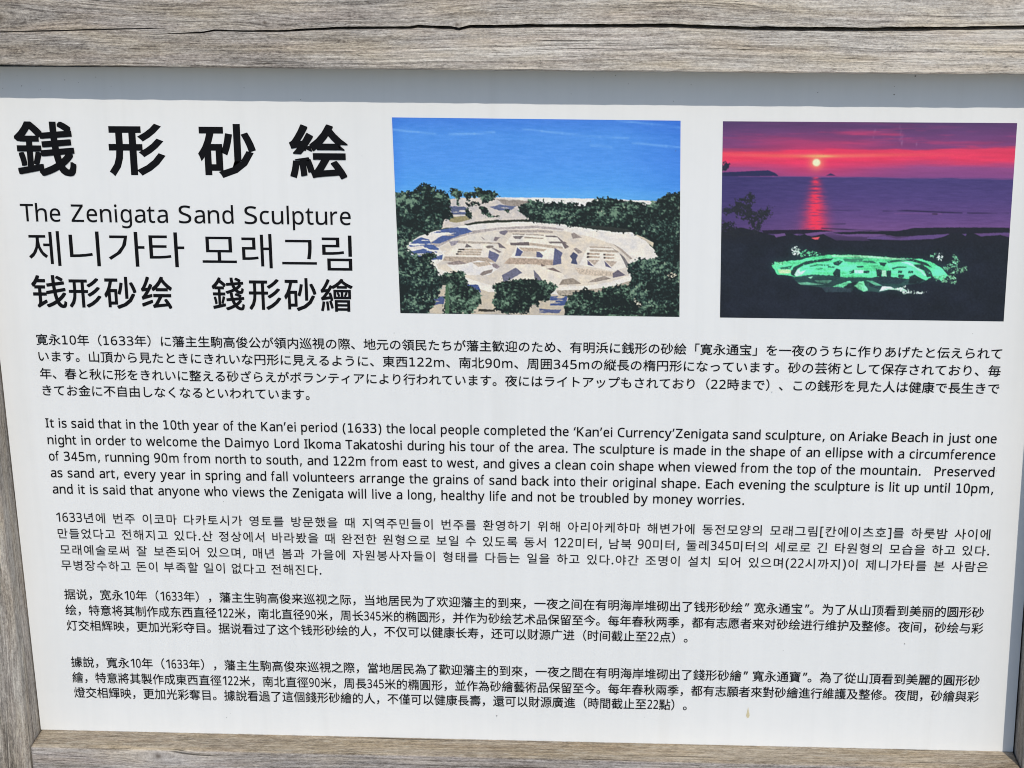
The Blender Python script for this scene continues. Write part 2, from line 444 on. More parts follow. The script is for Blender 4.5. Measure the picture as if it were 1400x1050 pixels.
HEADINGS = [
    ('title', '銭', -0.74791, -0.67057, 1.19653, 1.26574),
    ('title', '形', -0.62877, -0.55615, 1.19697, 1.26387),
    ('title', '砂', -0.51472, -0.4413, 1.19581, 1.2641),
    ('title', '絵', -0.39906, -0.32532, 1.19542, 1.26426),
    ('korean_title', '제', -0.7419, -0.70052, 1.0798, 1.12547),
    ('korean_title', '니', -0.68847, -0.6491, 1.07988, 1.12549),
    ('korean_title', '가', -0.63812, -0.59098, 1.07988, 1.12543),
    ('korean_title', '타', -0.58496, -0.53955, 1.07977, 1.12527),
    ('korean_title', '모', -0.51689, -0.47258, 1.08597, 1.1202),
    ('korean_title', '래', -0.46541, -0.42665, 1.07958, 1.12438),
    ('korean_title', '그', -0.41431, -0.36973, 1.08496, 1.11712),
    ('korean_title', '림', -0.36247, -0.32445, 1.07752, 1.12328),
    ('chinese_title', '钱', -0.74241, -0.69707, 1.02382, 1.06756),
    ('chinese_title', '形', -0.69405, -0.65168, 1.02459, 1.0641),
    ('chinese_title', '砂', -0.64765, -0.60537, 1.02368, 1.06636),
    ('chinese_title', '绘', -0.59934, -0.55879, 1.02426, 1.06707),
    ('chinese_title', '錢', -0.50709, -0.4651, 1.02343, 1.06713),
    ('chinese_title', '形', -0.45936, -0.41747, 1.02431, 1.06544),
    ('chinese_title', '砂', -0.41359, -0.3718, 1.0236, 1.0672),
    ('chinese_title', '繪', -0.36655, -0.32466, 1.0232, 1.06676),
]
DAY_CORNERS = [(-0.26924, 1.27344), (0.08699, 1.27149), (0.09205, 1.02171), (-0.26431, 1.02235)]
DUSK_CORNERS = [(0.13876, 1.27108), (0.49466, 1.27098), (0.49873, 1.02082), (0.14341, 1.02157)]
DAY_SHAPES = [
 ('sand', (228, 223, 217), 3, [(356,271),(534,271),(703,272),(918,277),(918,300),(356,303)]),
 ('sand', (205, 196, 188), 6, [(171,279),(271,274),(368,272),(487,283),(517,325),(486,356),(331,366),(237,375),(159,383)]),
 ('flat', (150, 140, 132), 8, [(356,279),(441,281),(487,286),(479,302),(410,303),(379,295)]),
 ('shadow', (92, 100, 130), 7, [(191,304),(249,307),(256,333),(219,344),(197,330)]),
 ('shadow', (95, 104, 135), 6, [(330,306),(367,298),(426,301),(411,314),(367,317)]),
 ('flat', (150, 140, 105), 6, [(189,344),(248,338),(263,351),(218,361),(189,359)]),
 ('leaf', (40, 56, 52), 7, [(243,289),(301,292),(297,301),(250,300)]),
 ('leaf', (36, 52, 46), 6, [(242,314),(257,307),(269,332),(267,351),(252,344)]),
 ('leaf', (38, 54, 48), 6, [(301,303),(327,310),(335,335),(326,346),(311,328),(297,314)]),
 ('leaf', (45, 60, 52), 6, [(385,313),(400,311),(400,327),(389,325)]),
 ('leaf', (45, 60, 52), 6, [(455,330),(473,328),(473,345),(458,345)]),
 ('leaf', (60, 66, 60), 6, [(330,337),(367,335),(363,342),(333,343)]),
 ('dark', (52, 58, 50), 5, [(240,366),(300,356),(366,350),(499,348),(499,356),(366,359),(299,365),(251,371)]),
 ('sand', (226, 219, 210), 3, [(35,439),(81,411),(141,391),(231,373),(327,362),(419,357),(499,356),(499,358),(591,363),(683,377),(786,389),(823,386),(852,397),(885,424),(907,446),(922,476),(904,502),(830,544),(826,563),(755,587),(673,597),(636,615),(568,616),(400,644),(320,623),(246,594),(135,557),(126,512),(41,487),(34,454)]),
 ('rough', (178, 168, 164), 3, [(114,435),(170,407),(252,392),(356,378),(498,368),(498,369),(543,373),(590,379),(590,384),(498,378),(498,378),(363,385),(267,401),(200,420),(147,449),(121,445)]),
 ('sand', (214, 203, 189), 3, [(147,452),(200,423),(267,403),(363,387),(498,380),(498,380),(590,387),(682,405),(763,430),(793,448),(826,481),(815,511),(822,541),(755,566),(673,580),(569,586),(419,606),(432,606),(321,581),(210,549),(144,527),(137,512),(175,482)]),
 ('shadow', (76, 96, 146), 5, [(37,439),(85,415),(114,424),(119,436),(148,454),(139,470),(102,451),(46,452)]),
 ('shadow', (78, 96, 144), 5, [(122,403),(156,387),(223,377),(249,380),(269,393),(230,405),(200,416),(147,438),(121,436),(155,411),(211,398),(163,397)]),
 ('shadow', (80, 98, 144), 5, [(46,467),(95,455),(138,472),(163,469),(158,493),(112,496),(64,485),(45,478)]),
 ('sand', (214, 208, 203), 3, [(39,450),(91,445),(98,451),(80,456),(43,456)]),
 ('sand', (222, 216, 208), 3, [(129,471),(168,463),(176,465),(138,476)]),
 ('sand', (220, 211, 198), 2, [(164,482),(214,433),(259,408),(326,394),(367,394),(348,424),(362,435),(384,451),(376,472),(346,502),(249,500)]),
 ('rough', (148, 141, 150), 2, [(184,429),(222,425),(207,441),(192,445)]),
 ('rough', (176, 164, 152), 2, [(219,426),(288,429),(362,431),(362,436),(288,435),(214,435)]),
 ('sand', (226, 217, 205), 2, [(175,480),(214,441),(247,435),(306,441),(339,451),(324,484),(250,482)]),
 ('dark', (112, 104, 104), 2, [(239,450),(247,436),(266,448)]),
 ('dark', (128, 118, 112), 2, [(313,446),(325,441),(342,442),(341,448),(322,452)]),
 ('dark', (118, 110, 114), 2, [(357,432),(364,433),(387,451),(362,448)]),
 ('dark', (130, 120, 120), 2, [(335,451),(343,450),(370,464),(361,468)]),
 ('rough', (186, 170, 152), 1, [(217,454),(302,454),(301,460),(215,460)]),
 ('rough', (186, 170, 152), 1, [(214,462),(299,463),(297,469),(212,468)]),
 ('rough', (186, 170, 152), 1, [(211,470),(296,471),(294,477),(209,476)]),
 ('dark', (70, 62, 60), 1, [(218,454),(239,455),(237,459),(216,459)]),
 ('dark', (70, 62, 60), 1, [(215,462),(228,463),(227,467),(213,467)]),
 ('dark', (70, 62, 60), 1, [(208,470),(217,471),(216,475),(207,476)]),
 ('rough', (178, 162, 147), 2, [(168,482),(250,483),(324,484),(346,501),(256,506),(160,496)]),
 ('dark', (104, 106, 134), 2, [(327,458),(362,474),(348,501),(321,484)]),
 ('dark', (128, 118, 122), 2, [(348,410),(367,412),(352,426),(342,424)]),
 ('dark', (150, 140, 136), 1, [(298,411),(303,412),(315,423),(307,420)]),
 ('dark', (120, 114, 126), 2, [(363,392),(386,386),(397,388),(382,405),(366,399)]),
 ('rough', (172, 160, 152), 2, [(386,385),(498,385),(498,383),(553,388),(553,395),(498,392),(498,393),(397,394)]),
 ('sand', (226, 218, 206), 2, [(384,434),(411,399),(498,398),(498,398),(564,401),(590,424),(608,445),(571,451),(497,450),(497,446),(436,445)]),
 ('dark', (120, 112, 112), 2, [(411,408),(451,405),(437,417),(418,416)]),
 ('rough', (150, 138, 130), 1, [(410,398),(455,398),(452,402),(411,402)]),
 ('rough', (165, 150, 138), 1, [(457,399),(498,400),(498,400),(520,401),(520,405),(498,403),(498,403),(459,403)]),
 ('rough', (176, 162, 148), 1, [(452,408),(498,411),(498,411),(520,412),(520,416),(498,415),(498,415),(451,414)]),
 ('dark', (112, 102, 102), 2, [(401,431),(468,427),(469,439),(403,440)]),
 ('rough', (184, 168, 152), 2, [(468,429),(497,432),(497,433),(542,437),(586,443),(586,450),(541,447),(497,441),(497,440),(469,439)]),
 ('dark', (116, 106, 106), 1, [(526,403),(564,404),(569,410),(527,408)]),
 ('dark', (120, 110, 108), 1, [(536,425),(594,424),(603,430),(542,431)]),
 ('dark', (118, 108, 108), 2, [(565,403),(586,421),(610,443),(594,449),(585,432)]),
 ('dark', (150, 138, 132), 2, [(617,396),(628,392),(654,409),(623,414)]),
 ('sand', (230, 222, 210), 2, [(401,483),(426,441),(497,443),(497,446),(557,448),(553,486),(496,485),(496,485)]),
 ('dark', (84, 90, 128), 2, [(417,477),(426,447),(446,462),(436,478)]),
 ('rough', (186, 168, 150), 2, [(431,447),(497,449),(497,450),(530,452),(519,460),(497,459),(497,460),(449,461)]),
 ('sand', (206, 192, 176), 2, [(437,478),(449,461),(497,461),(496,481)]),
 ('dark', (92, 94, 124), 2, [(493,461),(497,461),(497,461),(504,462),(517,474),(514,482),(496,481),(493,480)]),
 ('dark', (94, 98, 128), 2, [(558,447),(586,464),(580,480),(581,503),(551,509)]),
 ('rough', (180, 160, 143), 2, [(377,506),(398,484),(496,486),(496,487),(553,491),(550,509),(496,508),(496,506)]),
 ('sand', (224, 214, 200), 2, [(359,562),(420,509),(496,509),(496,509),(584,536),(606,566),(569,597),(457,598)]),
 ('dark', (108, 108, 128), 2, [(369,547),(419,519),(442,537),(393,565),(374,569)]),
 ('dark', (112, 110, 124), 2, [(482,526),(495,541),(495,539),(513,564),(495,568),(495,568),(486,566)]),
 ('sand', (226, 220, 214), 2, [(174,512),(226,511),(286,495),(334,502),(360,521),(322,547),(247,548),(189,527)]),
 ('rough', (150, 136, 132), 2, [(174,505),(219,496),(246,507),(197,512),(180,510)]),
 ('rough', (144, 132, 136), 2, [(334,507),(346,504),(364,517),(352,524),(338,518)]),
 ('rough', (132, 121, 116), 2, [(289,545),(304,533),(338,526),(333,537),(300,549)]),
 ('rough', (188, 172, 156), 2, [(264,503),(323,499),(334,510),(286,518)]),
 ('dark', (124, 110, 106), 2, [(528,522),(551,517),(583,536),(551,528)]),
 ('dark', (120, 106, 100), 1, [(507,502),(525,511),(511,514)]),
 ('sand', (228, 220, 209), 2, [(644,506),(675,442),(763,439),(789,463),(815,511),(763,527)]),
 ('dark', (76, 82, 108), 2, [(611,476),(624,460),(640,472),(633,487),(638,505),(614,501),(619,487)]),
 ('rough', (150, 140, 136), 2, [(624,450),(634,445),(657,461),(641,467)]),
 ('rough', (186, 170, 155), 2, [(681,439),(756,442),(771,446),(682,445)]),
 ('rough', (180, 165, 150), 2, [(682,450),(771,453),(784,461),(682,458)]),
 ('rough', (184, 166, 150), 1, [(673,462),(719,464),(715,470),(674,470)]),
 ('rough', (184, 166, 150), 1, [(672,473),(719,476),(713,482),(673,481)]),
 ('rough', (184, 166, 150), 1, [(731,465),(769,467),(767,473),(731,472)]),
 ('rough', (184, 166, 150), 1, [(731,476),(769,478),(765,484),(731,484)]),
 ('dark', (84, 74, 72), 1, [(672,462),(682,463),(677,470),(671,469)]),
 ('dark', (84, 74, 72), 1, [(672,473),(682,475),(676,481),(671,481)]),
 ('dark', (84, 74, 72), 1, [(729,465),(738,466),(734,472),(729,472)]),
 ('dark', (84, 74, 72), 1, [(730,476),(739,478),(734,483),(730,483)]),
 ('rough', (186, 170, 156), 1, [(674,487),(715,488),(698,507)]),
 ('rough', (186, 170, 156), 1, [(733,489),(778,493),(759,512)]),
 ('dark', (100, 96, 120), 1, [(673,488),(696,511),(674,506)]),
 ('dark', (100, 96, 120), 1, [(733,491),(760,517),(737,510)]),
 ('dark', (120, 115, 116), 2, [(786,462),(804,477),(818,500),(811,514),(800,489)]),
 ('dark', (168, 156, 146), 1, [(763,429),(793,446),(832,481),(826,485),(789,452)]),
 ('dark', (168, 156, 146), 1, [(760,444),(782,456),(786,461),(771,455)]),
 ('rough', (200, 184, 166), 2, [(626,516),(763,530),(766,545),(703,545),(644,539)]),
 ('dark', (106, 100, 112), 2, [(762,535),(780,522),(808,541),(763,551)]),
 ('rough', (152, 140, 130), 2, [(673,568),(703,554),(733,545),(757,554),(703,566)]),
 ('rough', (152, 140, 127), 2, [(571,579),(584,559),(621,554),(652,574),(606,577)]),
 ('rough', (172, 161, 146), 2, [(561,599),(673,594),(755,584),(827,559),(826,574),(755,595),(643,615),(568,616)]),
 ('sand', (196, 184, 166), 5, [(97,588),(246,582),(320,608),(494,605),(494,605),(568,616),(606,619),(586,695),(492,696),(492,691),(93,692)]),
 ('shadow', (66, 82, 130), 6, [(239,582),(284,582),(294,616),(274,646),(245,624)]),
 ('shadow', (78, 90, 130), 6, [(103,633),(163,625),(158,655),(109,656)]),
 ('shadow', (72, 88, 134), 6, [(539,620),(602,619),(594,653),(538,654)]),
 ('shadow', (88, 96, 130), 5, [(500,666),(579,669),(571,680),(500,681)]),
 ('dark', (60, 58, 52), 5, [(281,669),(341,672),(341,679),(281,678)]),
 ('leaf', (34, 52, 50), 9, [(-3,257),(27,255),(53,253),(75,247),(98,225),(116,225),(134,232),(145,244),(159,248),(185,264),(195,289),(196,319),(200,344),(174,356),(159,378),(129,390),(109,405),(-13,410)]),
 ('leaf', (30, 46, 46), 9, [(-10,354),(42,400),(97,392),(65,416),(37,432),(40,463),(78,482),(116,501),(142,540),(152,587),(135,635),(101,692),(-10,701),(-17,511)]),
 ('leaf', (36, 54, 50), 7, [(191,247),(207,242),(222,243),(240,258),(240,267),(228,278),(224,300),(213,300),(210,274),(196,266)]),
 ('leaf', (36, 54, 50), 7, [(244,259),(262,251),(277,259),(280,268),(257,285),(245,278)]),
 ('leaf', (38, 56, 52), 7, [(277,248),(279,239),(296,236),(306,244),(314,251),(332,247),(354,253),(368,265),(350,273),(338,284),(323,295),(305,288),(302,277),(276,270)]),
 ('leaf', (40, 58, 54), 8, [(473,279),(500,280),(522,283),(548,287),(573,284),(603,288),(639,289),(661,295),(698,283),(717,268),(735,268),(753,268),(772,269),(790,278),(816,279),(845,278),(867,283),(881,292),(907,277),(936,258),(955,251),(976,251),(1000,241),(1008,397),(904,413),(841,393),(786,385),(705,379),(624,367),(554,360),(471,354),(444,327),(426,316)]),
 ('leaf', (36, 54, 52), 8, [(823,386),(852,366),(911,339),(1010,331),(1012,693),(867,691),(844,654),(822,631),(818,571),(830,548),(811,515),(822,496),(852,481),(889,480),(918,476),(911,446),(889,417),(852,391)]),
 ('dark', (48, 54, 52), 4, [(627,368),(720,367),(815,377),(830,388),(786,387),(683,376),(620,369)]),
 ('sand', (200, 188, 168), 4, [(841,395),(863,401),(907,424),(904,439),(881,421)]),
 ('spark', (214, 204, 180), 3, [(954,539),(978,524),(989,539),(963,554)]),
 ('leaf', (40, 58, 50), 8, [(86,476),(113,470),(135,475),(138,490),(111,505),(89,502)]),
 ('leaf', (42, 60, 52), 8, [(143,554),(181,538),(211,534),(233,541),(243,563),(246,582),(287,601),(293,646),(274,673),(251,690),(153,692),(163,610),(172,587),(146,565)]),
 ('dark', (74, 104, 78), 3, [(168,583),(177,583),(176,686),(161,688)]),
 ('leaf', (44, 62, 54), 8, [(330,589),(366,566),(407,561),(452,557),(478,564),(495,560),(495,564),(532,569),(562,578),(561,597),(542,616),(531,639),(501,639),(499,658),(476,651),(464,682),(386,686),(341,676),(331,638),(343,607)]),
 ('leaf', (38, 56, 50), 8, [(586,676),(602,627),(643,596),(669,588),(703,603),(733,587),(785,575),(815,578),(829,601),(837,635),(867,653),(852,691),(590,695)]),
 ('leaf', (42, 62, 54), 8, [(867,657),(904,645),(960,652),(1012,644),(1012,693),(867,695)]),
 ('spark', (220, 210, 188), 4, [(835,623),(848,627),(867,649),(855,657),(840,638)]),
]
DUSK_SHAPES = [
 ('sea', (44, 46, 84), 2, [(-2,176),(63,172),(117,169),(158,167),(182,175),(195,186),(-2,189)]),
 ('sea', (58, 48, 92), 2, [(358,184),(374,175),(391,183)]),
 ('tree', (40, 42, 62), 4, [(-1,140),(12,137),(26,148),(22,164),(10,170),(0,170)]),
 ('land', (38, 36, 52), 3, [(142,375),(216,373),(340,371),(390,375),(316,386),(233,387),(150,388)]),
 ('land', (36, 38, 50), 3, [(390,381),(520,374),(515,376),(610,373),(670,362),(834,358),(996,358),(1001,375),(794,381),(611,393),(569,386),(508,390),(440,391)]),
 ('land', (34, 38, 48), 3, [(-7,390),(67,366),(125,378),(184,394),(233,383),(275,393),(291,386),(316,397),(353,386),(399,408),(521,409),(508,403),(632,406),(738,400),(770,392),(802,377),(875,378),(901,390),(957,381),(1003,393),(1041,722),(-19,737),(-7,417)]),
 ('tree', (40, 43, 52), 11, [(37,304),(53,275),(77,258),(102,242),(112,253),(111,286),(99,311),(120,307),(148,303),(160,286),(173,288),(169,323),(149,344),(133,365),(134,386),(109,386),(100,353),(79,337),(58,333)]),
 ('tree', (40, 43, 54), 11, [(2,296),(37,295),(41,312),(8,321)]),
 ('tree', (36, 40, 48), 11, [(-8,346),(42,345),(67,374),(109,388),(-7,413)]),
 ('sea', (104, 78, 128), 2, [(184,390),(221,384),(226,393),(192,400)]),
 ('sea', (98, 74, 122), 2, [(250,387),(271,386),(266,394)]),
 ('sea', (112, 80, 132), 2, [(289,386),(340,379),(392,377),(357,386),(328,392),(303,393)]),
 ('sea', (108, 80, 132), 2, [(394,387),(520,384),(508,384),(575,385),(533,395),(508,394),(521,395),(440,393)]),
 ('sea', (96, 74, 126), 2, [(508,397),(569,391),(611,400),(680,388),(753,384),(791,383),(770,392),(738,399),(632,404),(508,402)]),
 ('sea', (92, 72, 122), 2, [(834,381),(852,380),(847,389)]),
 ('sea', (96, 74, 124), 2, [(884,382),(995,374),(997,381),(949,385),(901,388)]),
 ('sea', (226, 92, 104), 2, [(314,401),(345,396),(337,406),(325,406)]),
 ('dim', (44, 70, 70), 2, [(241,535),(318,528),(501,537),(501,537),(720,546),(699,557),(659,561),(612,577),(558,591),(525,587),(503,589),(503,590),(470,575),(459,591),(371,592),(356,575),(282,567),(263,551)]),
 ('green', (97, 216, 150), 2, [(179,502),(192,487),(225,485),(279,477),(316,467),(381,459),(498,459),(498,459),(607,466),(702,471),(735,481),(776,504),(794,526),(778,545),(756,540),(741,531),(720,546),(706,542),(655,541),(611,536),(567,533),(523,539),(501,537),(501,538),(428,538),(391,533),(318,530),(274,536),(259,538),(244,536),(200,531),(185,511)]),
 ('shade', (38, 52, 54), 2, [(498,458),(607,465),(673,471),(717,483),(740,501),(718,494),(673,480),(608,471),(498,463)]),
 ('glint', (150, 236, 182), 2, [(619,479),(655,481),(689,498),(723,529),(716,531),(682,503),(652,489)]),
 ('shade', (44, 80, 72), 2, [(207,507),(251,499),(244,511),(214,513)]),
 ('shade', (46, 84, 74), 2, [(309,499),(339,493),(382,494),(375,498),(339,498),(313,503)]),
 ('shade', (40, 66, 64), 2, [(579,479),(619,474),(652,480),(619,481),(586,486)]),
 ('shade', (40, 66, 64), 2, [(598,503),(620,497),(652,499),(645,503),(616,503),(602,510)]),
 ('glint', (170, 240, 190), 2, [(381,460),(498,460),(498,460),(589,466),(662,472),(589,473),(498,467),(498,467),(389,466)]),
 ('glint', (190, 225, 160), 3, [(200,513),(244,514),(252,526),(207,528)]),
 ('shade', (34, 44, 50), 2, [(257,504),(298,483),(353,474),(394,471),(386,480),(335,486),(293,497),(271,509),(262,525),(260,538),(247,531),(247,518)]),
 ('glint', (190, 245, 205), 2, [(259,531),(268,514),(280,508),(277,521),(299,515),(285,531),(267,537)]),
 ('shade', (34, 44, 50), 2, [(392,487),(417,478),(427,483),(412,498),(398,495)]),
 ('shade', (36, 46, 52), 2, [(393,524),(405,507),(420,511),(419,539),(399,536)]),
 ('shade', (34, 44, 50), 2, [(448,519),(467,511),(468,524),(453,525)]),
 ('shade', (60, 110, 92), 2, [(426,473),(498,471),(499,482),(462,485),(433,482)]),
 ('shade', (40, 70, 64), 2, [(474,498),(499,496),(500,503),(478,504)]),
 ('glint', (175, 236, 200), 1, [(468,512),(500,511),(501,523),(471,523)]),
 ('shade', (60, 120, 96), 2, [(335,509),(361,506),(354,512),(339,513)]),
 ('shade', (50, 98, 84), 3, [(375,498),(401,501),(397,506),(376,505)]),
 ('shade', (42, 64, 66), 3, [(265,541),(318,530),(391,533),(428,542),(501,540),(502,550),(454,554),(378,569),(319,566),(274,554)]),
 ('shade', (52, 66, 76), 3, [(356,575),(429,572),(462,573),(459,591),(371,592)]),
 ('dim', (104, 170, 142), 2, [(271,560),(304,557),(363,565),(319,567),(282,566)]),
 ('glint', (150, 214, 176), 2, [(307,540),(325,536),(318,545)]),
 ('dim', (86, 140, 120), 3, [(329,550),(392,550),(377,561),(341,558)]),
 ('green', (110, 212, 158), 2, [(391,572),(454,550),(460,555),(431,574)]),
 ('shade', (36, 44, 52), 2, [(433,574),(472,553),(483,554),(466,573),(448,579)]),
 ('green', (130, 225, 170), 2, [(469,571),(487,554),(502,551),(502,551),(510,571),(521,584),(503,588),(503,588)]),
 ('shade', (34, 44, 52), 2, [(500,515),(522,513),(519,524),(500,522)]),
 ('shade', (50, 90, 78), 2, [(499,478),(532,479),(546,488),(521,487),(499,484)]),
 ('shade', (34, 44, 50), 2, [(552,483),(580,485),(574,498),(559,494)]),
 ('shade', (36, 46, 52), 2, [(544,505),(566,512),(563,535),(548,533)]),
 ('glint', (170, 215, 185), 1, [(563,510),(578,512),(581,533),(567,532)]),
 ('shade', (36, 46, 52), 2, [(580,514),(597,512),(597,535),(582,534)]),
 ('shade', (38, 50, 54), 2, [(672,490),(703,489),(735,512),(743,531),(723,535),(711,512),(683,499)]),
 ('shade', (36, 50, 52), 1, [(622,512),(636,513),(634,521),(620,522)]),
 ('shade', (36, 50, 52), 1, [(657,512),(674,513),(673,522),(655,521)]),
 ('shade', (36, 50, 52), 1, [(623,526),(642,527),(642,538),(621,538)]),
 ('shade', (34, 42, 48), 3, [(661,532),(679,526),(694,535),(713,543),(695,557),(659,558)]),
 ('shade', (40, 52, 60), 3, [(516,543),(567,533),(611,540),(658,543),(626,560),(575,559),(545,548),(597,570),(554,578),(524,571)]),
 ('dim', (90, 160, 130), 2, [(509,548),(534,550),(568,566),(546,567)]),
 ('glint', (205, 246, 222), 2, [(558,587),(568,568),(597,570),(612,577),(634,571),(657,584),(613,581),(583,581)]),
 ('spark', (220, 244, 230), 3, [(612,577),(648,565),(664,584),(730,585),(708,593),(643,595)]),
 ('spark', (215, 245, 228), 3, [(749,462),(764,446),(779,456),(769,476),(753,475)]),
 ('spark', (120, 190, 150), 4, [(727,457),(748,445),(752,467),(735,471)]),
 ('spark', (120, 190, 150), 4, [(776,500),(800,482),(809,452),(832,466),(826,496),(802,515)]),
 ('spark', (110, 180, 140), 4, [(741,531),(788,524),(782,545),(749,545)]),
 ('spark', (130, 190, 150), 5, [(812,504),(862,492),(860,507),(821,522),(826,554),(772,554),(778,545)]),
 ('spark', (225, 245, 232), 2, [(245,440),(262,427),(276,436),(279,454),(268,466),(250,458)]),
 ('spark', (100, 190, 140), 4, [(275,451),(297,443),(344,452),(352,457),(308,463),(279,465)]),
 ('spark', (120, 210, 150), 4, [(181,496),(192,485),(228,483),(221,496),(196,507)]),
]
# ------------------------------------------------------------------ lettering
font_dir = bpy.utils.system_resource('DATAFILES', path='fonts') or ''
def bundled(name):
    try:
        return bpy.data.fonts.load(os.path.join(font_dir, name))
    except Exception:
        return None
FONT_SANS = bundled('NotoSansHebrew-Regular.woff2')       # Blender's own bundled sans
FONT_MONO = bundled('DejaVuSansMono.woff2')
txt_curve = bpy.data.curves.new('glyph_source', 'FONT')
txt_curve.fill_mode = 'FRONT'
txt_curve.resolution_u = 3
txt_ob = bpy.data.objects.new('glyph_source', txt_curve)
COL.objects.link(txt_ob)
FONT_DEFAULT = txt_curve.font
GLYPHS = {}
def raw_glyph(ch, font, offset):
    key = (ch, font.name if font else '', round(offset, 4))
    if key in GLYPHS:
        return GLYPHS[key]
    if font is not None:
        txt_curve.font = font
    elif FONT_DEFAULT is not None:
        txt_curve.font = FONT_DEFAULT
    txt_curve.offset = offset
    txt_curve.body = ch
    bpy.context.view_layer.update()
    ev = txt_ob.evaluated_get(bpy.context.evaluated_depsgraph_get())
    me = ev.to_mesh()
    v = np.zeros(len(me.vertices) * 3, np.float32)
    me.vertices.foreach_get('co', v)
    me.calc_loop_triangles()
    t = np.zeros(len(me.loop_triangles) * 3, np.int32)
    me.loop_triangles.foreach_get('vertices', t)
    ev.to_mesh_clear()
    GLYPHS[key] = (v.reshape(-1, 3)[:, :2].astype(np.float64), t.reshape(-1, 3))
    return GLYPHS[key]

def norm_font(font, cap):
    v, _ = raw_glyph('H', font, 0.0)
    return cap / max(1e-6, float(v[:, 1].max()))

WIDE = {' ': .352, '!': .394, '(': .454, ')': .454, ',': .364, '.': .364, '’': .269, '‘': .269, '[': .454, ']': .454, 'A': .684, 'B': .686, 'C': .698, 'D': .771, 'E': .632, 'F': .575, 'G': .775, 'H': .751, 'I': .421, 'J': .455, 'K': .693, 'L': .557, 'M': .843, 'N': .748, 'O': .787, 'P': .603, 'R': .695, 'S': .684, 'T': .616, 'U': .732, 'V': .684, 'W': .989, 'Y': .615, 'Z': .685, 'a': .601, 'b': .623, 'c': .521, 'd': .623, 'e': .596, 'f': .352, 'g': .623, 'h': .633, 'i': .274, 'j': .344, 'k': .592, 'l': .274, 'm': .973, 'n': .633, 'o': .607, 'p': .623, 'q': .623, 'r': .427, 's': .521, 't': .394, 'u': .633, 'v': .592, 'w': .818, 'x': .592, 'y': .592, 'z': .525}
for d_ in '0123456789':
    WIDE[d_] = .636
NARROW = 'Iil1’‘,.()[]jtfr'
SCALE_SANS = norm_font(FONT_SANS, 0.727)
SCALE_MONO = norm_font(FONT_MONO, 0.727)

def latin(ch, adv, serif_one, offset, cap=0.727):
    """a Latin glyph fitted into the given advance width (em units)"""
    if ch == ' ':
        return None
    if (ch == '1' and serif_one) or (ch == 'I' and FONT_SANS is None):
        v, t = raw_glyph(ch, FONT_MONO, offset / SCALE_MONO)
        v = v * SCALE_MONO
    else:
        v, t = raw_glyph(ch, FONT_SANS, offset / SCALE_SANS)
        v = v * SCALE_SANS
    v = v * (cap / 0.727)
    lo, hi = v[:, 0].min(), v[:, 0].max()
    w = hi - lo
    room = adv * (0.80 if ch in 'mwMWABCDEFGHKNOPRSTUVXYZvyxkzT' else 0.78)
    if ch in 'VvwWyYTAxXk':
        room = adv * 0.94
    if ch in 'ft':
        room = adv * 0.86
    if ch in 'r':
        room = adv * 0.72
    if ch in 'il.,’‘':
        room = w
    if ch in '1':
        room = min(w * 1.05, adv * 0.66)
    if ch in 'j()[]':
        room = min(w, adv * 0.7)
    if ch == 'I':
        room = adv * 0.66
    k = room / w
    v = v.copy()
    shift = {'r': 0.62, 'j': 0.15, 'f': 0.35, 'k': 0.9, 'L': 0.9, 't': 0.3}.get(ch, 0.5)
    v[:, 0] = (v[:, 0] - lo) * k + (adv - room) * shift
    return v, t

def is_wide(ch):
    return ord(ch) > 0x2E00

def glyph_run(kind, text):
    """list of (verts, tris, pen x) in em units and the pen positions of the spaces"""
    out, x, gaps = [], 0.0, []
    for ch in text:
        g = None
        if kind in ('english', 'subtitle'):
            adv = WIDE.get(ch, .6)
            g = latin(ch, adv, True, 0.0)
        elif is_wide(ch):
            v, t = raw_glyph(ch, None, 0.0)
            adv = 1.0
            v = v.copy()
            if kind == 'korean':
                v[:, 0] = (v[:, 0] - 0.46) * 1.02 + 0.5
            if ch in '（':
                pass
            g = (v, t)
        else:
            if kind == 'japanese':
                adv = WIDE.get(ch, .6)
                g = latin(ch, adv, True, 0.0, 0.74)
            elif kind == 'chinese':
                adv = 0.5 if ch != ' ' else 0.34
                if ch == '”':
                    adv = 0.5
                g = latin('’' if ch == '”' else ch, adv, False, 0.0, 0.76)
                if ch == '”' and g:
                    v, t = g
                    v2 = v + np.array([0.16, 0.0])
                    g = (np.concatenate([v - np.array([0.02, 0]), v2]), np.concatenate([t, t + len(v)]))
            else:
                adv = {' ': .33, '.': .34, ',': .34, '(': .42, ')': .42, '[': .42, ']': .42}.get(ch, .585)
                g = latin(ch, adv, False, 0.0, 0.80)
        if ch == ' ':
            gaps.append(x)
        if g is not None:
            out.append((g[0], g[1], x))
        x += adv
    return out, gaps

def run_ink(run):
    lo = run[0][0][:, 0].min() + run[0][2]
    hi = run[-1][0][:, 0].max() + run[-1][2]
    return lo, hi

